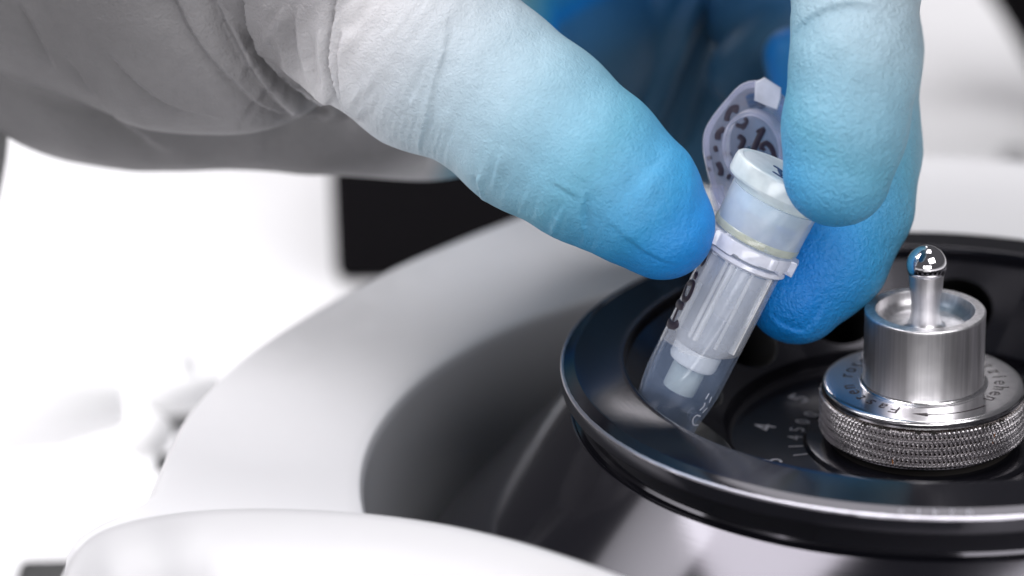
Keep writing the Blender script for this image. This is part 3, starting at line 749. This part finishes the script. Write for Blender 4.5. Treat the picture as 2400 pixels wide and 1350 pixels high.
chain(back, [(1560, -60, 60, 62), (1500, 120, 46, 64), (1440, 300, 40, 66)], .6)
chain(back, [(1640, -60, 50, 64), (1575, 120, 40, 64), (1500, 330, 40, 66)], .6)
chain(back, [(1690, -60, 40, 68), (1640, 100, 36, 68), (1560, 300, 60, 72)], .6)
chain(back, [(1400, 200, 160, 84), (1750, 300, 160, 84)], .6)
chain(back, [(1855, 130, 70, 40), (1880, 300, 60, 40)], .6)
Hd = smin(palm_f, thumb, 1.2); Hd = smin(Hd, palm_b, 1.0); Hd = smin(Hd, back, 1.2)
Hd = smin(Hd, middle, .35); Hd = smin(Hd, index, .35)
# keep the glove out of the tube and cap it holds: press the rubber flat against them
X, Y, Z = np.meshgrid(*axs, indexing='ij', sparse=True)
t0c, dc = to_cam(T0), np.array([d@CR, d@CU, d@CF])
qx, qy, qz = X-t0c[0], Y-t0c[1], Z-t0c[2]; s_ = qx*dc[0]+qy*dc[1]+qz*dc[2]
rad = np.sqrt((qx-s_*dc[0])**2+(qy-s_*dc[1])**2+(qz-s_*dc[2])**2)
rtube = np.where(s_ < 25.8, 5.45, np.where(s_ < 28.2, 6.9, 6.4)); rtube = np.where(s_ > 34.5, 7.0, rtube)
tubef = np.maximum(rad-rtube, np.maximum(s_-38.1, -20-s_))
Hd = np.maximum(Hd, -tubef).astype(np.float32)
import openvdb
g = openvdb.FloatGrid(background=3.0); g.copyFromArray(np.clip(Hd, -3, 3).astype(np.float32))
pts, tris, quads = g.convertToPolygons(isovalue=0.0, adaptivity=0.0)
Vc = np.asarray(pts, float)*G+lo
quads = np.asarray(quads); tris = np.asarray(tris)
del thumb, index, middle, palm_f, palm_b, back, Hd, rad, tubef, s_, rtube
def relax(V, E0, E1, n, f=.5):
    deg = np.bincount(np.concatenate([E0, E1]), minlength=len(V))[:, None]+1e-9
    for _ in range(n):
        A = np.stack([np.bincount(E0, V[E1, i], len(V))+np.bincount(E1, V[E0, i], len(V)) for i in range(3)], 1)/deg
        V = V+(A-V)*f
    return V
def edges_of(Q):
    e = np.concatenate([Q[:, [0, 1]], Q[:, [1, 2]], Q[:, [2, 3]], Q[:, [3, 0]]]); e.sort(1)
    return np.unique(e, axis=0)
Q = quads
E = edges_of(Q)
Vc = relax(Vc, E[:, 0], E[:, 1], 3)
# subdivide once where the surface is close to the lens and in frame
def subdivide(V, Q, mask):
    # split every quad of the mask into 4; neighbours keep hanging midpoints as n-gons
    e4 = np.stack([Q[:, [0, 1]], Q[:, [1, 2]], Q[:, [2, 3]], Q[:, [3, 0]]], 1); es = np.sort(e4, 2)
    key = es[..., 0].astype(np.int64)*len(V)+es[..., 1]
    act = np.unique(key[mask]); mid = (V[act//len(V)]+V[act % len(V)])/2
    idx = np.searchsorted(act, key); idx = np.clip(idx, 0, len(act)-1); has = act[idx] == key
    mv = len(V)+idx
    cen = V[Q[mask]].mean(1); c0 = len(V)+len(act); ci = c0+np.arange(len(cen))
    V2 = np.concatenate([V, mid, cen])
    q = Q[mask]; m_ = mv[mask]
    NQ = np.concatenate([np.stack([q[:, 0], m_[:, 0], ci, m_[:, 3]], 1), np.stack([m_[:, 0], q[:, 1], m_[:, 1], ci], 1), np.stack([ci, m_[:, 1], q[:, 2], m_[:, 2]], 1), np.stack([m_[:, 3], ci, m_[:, 2], q[:, 3]], 1)])
    rest = Q[~mask]; hr = has[~mask]; mr_ = mv[~mask]; poly = []
    plain = ~hr.any(1)
    for f, h, mm in zip(rest[~plain], hr[~plain], mr_[~plain]):
        p = []
        for i in range(4):
            p.append(int(f[i]))
            if h[i]: p.append(int(mm[i]))
        poly.append(tuple(p))
    return V2, NQ, rest[plain], poly
ppx = lambda V: np.stack([1200+FPX*V[:, 0]/V[:, 2], 675-FPX*V[:, 1]/V[:, 2]], 1)
px = ppx(Vc); fc = px[Q].mean(1); fd = Vc[Q][:, :, 2].mean(1)-DIST
mask = (fc[:, 0] > -60) & (fc[:, 0] < 2300) & (fc[:, 1] > -60) & (fc[:, 1] < 860) & (fd < 12)
Vc, NQ, RQ, poly = subdivide(Vc, Q, mask)
allq = np.concatenate([NQ, RQ])
E = edges_of(allq); Vc = relax(Vc, E[:, 0], E[:, 1], 4, .5)
def normals(V, Q):
    n = np.cross(V[Q[:, 2]]-V[Q[:, 0]], V[Q[:, 3]]-V[Q[:, 1]]); out = np.zeros_like(V)
    for i in range(4):
        for c in range(3): out[:, c] += np.bincount(Q[:, i], n[:, c], len(V))
    return out/(np.linalg.norm(out, axis=1)[:, None]+1e-12)
Nn = normals(Vc, allq)
sgn = -1.0 if ((Nn[:, 2]*(Vc[:, 2]-Vc[:, 2].mean())).mean() < 0) else 1.0
Nn *= sgn
px = ppx(Vc); dep = Vc[:, 2]-DIST
face = np.clip(-Nn[:, 2]*3+.15, 0, 1)*(dep < 30)
def vnoise(x, y, seed):
    r = np.random.default_rng(seed).random((64, 64)); xi = np.floor(x).astype(int); yi = np.floor(y).astype(int)
    fx = x-xi; fy = y-yi; fx = fx*fx*(3-2*fx); fy = fy*fy*(3-2*fy)
    a = r[xi % 64, yi % 64]; b = r[(xi+1) % 64, yi % 64]; c = r[xi % 64, (yi+1) % 64]; e = r[(xi+1) % 64, (yi+1) % 64]
    return (a*(1-fx)+b*fx)*(1-fy)+(c*(1-fx)+e*fx)*fy-.5
disp = np.zeros(len(Vc))
def crease(pl, ap, wp, an, wn, dmin=-60, dmax=30, taper=.15):
    """displacement along a line: ap/wp on the left of travel, an/wn on the right (mm, px)"""
    global disp
    c = catmull(pl, 8); bx0 = c.min(0)-4*max(wp, wn); bx1 = c.max(0)+4*max(wp, wn)
    m_ = np.where((px[:, 0] > bx0[0]) & (px[:, 0] < bx1[0]) & (px[:, 1] > bx0[1]) & (px[:, 1] < bx1[1]) & (dep > dmin) & (dep < dmax) & (face > 0))[0]
    if not len(m_): return
    p = px[m_]; best = np.full(len(p), 1e9); sd = np.zeros(len(p)); tt = np.zeros(len(p)); n_ = len(c)-1
    for i in range(n_):
        a = c[i]; v = c[i+1]-a; l2 = v@v+1e-9; t = np.clip(((p-a)@v)/l2, 0, 1); q = p-a-t[:, None]*v; dd = np.hypot(q[:, 0], q[:, 1])
        k = dd < best; best[k] = dd[k]; sd[k] = np.sign(v[0]*q[k, 1]-v[1]*q[k, 0]); tt[k] = (i+t[k])/n_
    tp = np.clip(tt/taper, 0, 1)*np.clip((1-tt)/taper, 0, 1) if taper else 1
    # image y points down: positive cross = right of travel on screen
    r = np.where(sd >= 0, an*np.exp(-(best/wn)**1.5), ap*np.exp(-(best/wp)**1.5))
    disp[m_] += r*tp*face[m_]
# --- folds at the thumb base
crease([(572, -40), (588, 40), (619, 112), (662, 176), (703, 214), (740, 238), (772, 252)], 1.3, 40, -2.3, 26, taper=.04)
crease([(792, -30), (780, 50), (772, 110), (774, 160), (788, 206), (812, 256), (838, 280)], .6, 24, -1.4, 10, taper=.04)
crease([(806, 60), (795, 130), (800, 190), (822, 250), (850, 284)], .7, 26, -.5, 7, taper=.08)
for pl, am, w in (([(702, -20), (706, 80), (722, 150), (748, 205), (770, 240)], .8, 10), ([(668, -20), (664, 60), (676, 130), (704, 190)], .8, 12), ([(750, 20), (752, 120), (762, 190), (778, 240)], .7, 9), ([(636, -20), (634, 60), (652, 120)], .65, 12), ([(728, 60), (738, 150), (760, 216)], -.6, 8), ([(686, 20), (692, 120), (716, 190)], -.7, 9)):
    crease(pl, am, w, am, w, taper=.25)
crease([(1052, 10), (1044, 110), (1020, 190), (1003, 270), (988, 330), (994, 366)], -.22, 30, .42, 13, taper=.25)
crease([(1010, 120), (985, 190), (962, 240), (958, 300)], .3, 10, -.3, 8, taper=.25)
crease([(975, 225), (955, 240), (938, 262)], .3, 5, -.2, 5)
for k in range(15):                                     # short puckers along the lower edge of the thumb
    x = 830+k*15+RNG.uniform(-4, 4); y = 150+k*9; am = RNG.uniform(.10, .2)
    crease([(x+45, y-RNG.uniform(20, 90)), (x+14, y+50), (x, y+100), (x+10, y+148)], am, 6, -am, 5, taper=.35)
for k in range(9):                                      # outline nicks on both edges
    x = 1110+k*34+RNG.uniform(-8, 8)
    crease([(x+40, 330+k*21), (x+10, 410+k*21), (x-8, 470+k*21)], RNG.uniform(.08, .16), 12, RNG.uniform(-.12, 0), 10, taper=.45)
crease([(1118, 410), (1124, 445), (1130, 480)], .6, 10, -.3, 8, taper=.1)
# --- thumb tip
crease([(1560, 352), (1519, 384), (1467, 427), (1432, 468), (1412, 508)], -.10, 50, .0, 26, taper=.45)
crease([(1412, 506), (1477, 565), (1539, 603), (1600, 624)], .20, 55, -.18, 60, taper=.35)
crease([(1612, 345), (1618, 441), (1606, 530)], .16, 12, .16, 12, taper=.3)
crease([(1572, 372), (1530, 420), (1498, 476)], .25, 24, .25, 24, taper=.35)
crease([(1380, 440), (1366, 500), (1374, 560)], -.5, 18, .2, 14, taper=.25)
crease([(1325, 470), (1300, 520), (1284, 560)], .3, 16, -.2, 12, taper=.25)
crease([(1280, 420), (1330, 448), (1362, 470)], .22, 12, -.25, 10, taper=.3)
crease([(1180, 330), (1160, 400), (1150, 450)], .3, 14, -.2, 10, taper=.3)
# --- palm
crease([(500, -40), (515, 15), (545, 82), (602, 182), (682, 262), (760, 284), (840, 276)], .7, 40, -1.1, 30, dmin=-12, taper=.05)
crease([(540, 20), (575, 110), (640, 200), (700, 252), (780, 270)], .35, 9, .35, 9, dmin=-12)
crease([(400, -30), (430, 40), (478, 118), (552, 198), (626, 258), (710, 284)], .5, 44, -.9, 36, dmin=-12, taper=.08)
crease([(150, 130), (200, 190), (250, 250), (320, 310), (400, 362)], .6, 32, -.8, 36, dmin=-12, taper=.2)
crease([(250, 120), (320, 190), (400, 245), (520, 285)], .5, 26, -.5, 26, dmin=-12, taper=.25)
crease([(40, 0), (90, 80), (130, 160)], .5, 24, -.6, 24, dmin=-12, taper=.25)
# --- index
crease([(1850, 104), (1862, 76), (1888, 46), (1930, 22), (1985, 8), (2045, 16), (2090, 40)], .3, 30, -.55, 22, taper=.3)
crease([(1800, 735), (1850, 770), (1905, 775)], -.15, 14, .2, 20, taper=.3)
crease([(1930, 700), (1918, 740), (1880, 790)], .25, 14, -.3, 14, taper=.3)
# --- anisotropic soft wrinkling along the thumb and palm, uneven bumps everywhere
ax_ = np.array([.77, .64]); u_ = px@ax_; v_ = px@np.array([-.64, .77])
wr_ = np.clip((1150-px[:, 0])/350, 0, 1)*(px[:, 0] > 560)*(dep < 12)
rdg = lambda a, b_, sd: .5-2*np.abs(vnoise(a, b_, sd))
disp += face*wr_*(.30*rdg(u_/48+.8*vnoise(u_/120, v_/120, 13), v_/260, 11)+.42*vnoise(u_/26+.6*vnoise(u_/90, v_/90, 3), v_/170, 1)+.22*vnoise(u_/13, v_/90, 2))
disp += face*(.30*vnoise(px[:, 0]/70, px[:, 1]/70+dep/9, 5)+.12*vnoise(px[:, 0]/28, px[:, 1]/28+dep/5, 6))*(dep < 20)
disp += face*(px[:, 0] < 620)*.6*vnoise((px[:, 0]*.8-px[:, 1]*.6)/60, (px[:, 0]*.6+px[:, 1]*.8)/240, 8)
dg_ = np.bincount(np.concatenate([E[:, 0], E[:, 1]]), minlength=len(Vc))+1e-9
for _ in range(2): disp = .5*disp+.5*(np.bincount(E[:, 0], disp[E[:, 1]], len(Vc))+np.bincount(E[:, 1], disp[E[:, 0]], len(Vc)))/dg_
Vc = Vc+Nn*disp[:, None]
Vc = relax(Vc, E[:, 0], E[:, 1], 1, .4)
Vw = CP+Vc[:, :1]*CR+Vc[:, 1:2]*CU+Vc[:, 2:]*CF
# colour of the glove: bright blue fingertips fading to grey away from the grip; dark wrist and recess are painted shade
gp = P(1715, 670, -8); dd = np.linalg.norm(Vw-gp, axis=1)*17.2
tint_shade = np.interp(dd, [0, 190, 300, 380, 470, 570, 700, 900, 1040, 1200, 1600], [.86, .86, .76, .65, .54, .43, .30, .18, .09, .03, 0])
bk = np.clip((dep-20)/20, 0, 1); pd = np.hypot(px[:, 0]-1715, px[:, 1]-670); tint_shade = np.maximum(tint_shade*(1-bk), bk*np.interp(pd, [0, 600, 720, 870, 1050, 1300], [1, 1, .95, .5, .08, .03])*np.clip(.12+(px[:, 0]-1000)/200, .12, 1))
peb = np.interp(px[:, 0], [1000, 1780, 1840, 2400], [.30, .34, .85, .9])*(dep < 0)+.1
hand = thing('gloved_hand', Vw.mean(0)); tag(hand, 'right hand in a blue-tipped grey rubber glove pinching the plastic tube', 'hand')
org = np.array(hand.location)/MM
me = bpy.data.meshes.new('glove')
faces = allq.tolist()+[list(p) for p in poly]
if sgn > 0 is False: pass
me.from_pydata(((Vw-org)*MM).tolist(), [], faces); me.update()
me.polygons.foreach_set('use_smooth', [True]*len(me.polygons))
for nm, arr in (('tint_shade', tint_shade), ('pebble', peb)):
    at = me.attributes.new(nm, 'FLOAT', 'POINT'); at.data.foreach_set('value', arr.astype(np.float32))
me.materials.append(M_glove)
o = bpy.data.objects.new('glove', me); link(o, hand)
bm = bmesh.new(); bm.from_mesh(me); bmesh.ops.recalc_face_normals(bm, faces=bm.faces); bm.to_mesh(me); bm.free()

# sleeve edge at the far left
V, F = tube_vf(catmull([P(-150, -200, 45), P(-95, 150, 45), P(-75, 330, 45), P(-120, 560, 45)], 6), [9, 8, 6.2, 3]+[3]*0 if False else 6.0, 24)
o = mesh_obj('sleeve', V, F, simple('grey_cloth', (.22, .22, .22), .8, bump=(1.2, .3, .2))); tag(o, 'grey cloth sleeve edge hanging at the far left beside the palm', 'sleeve')
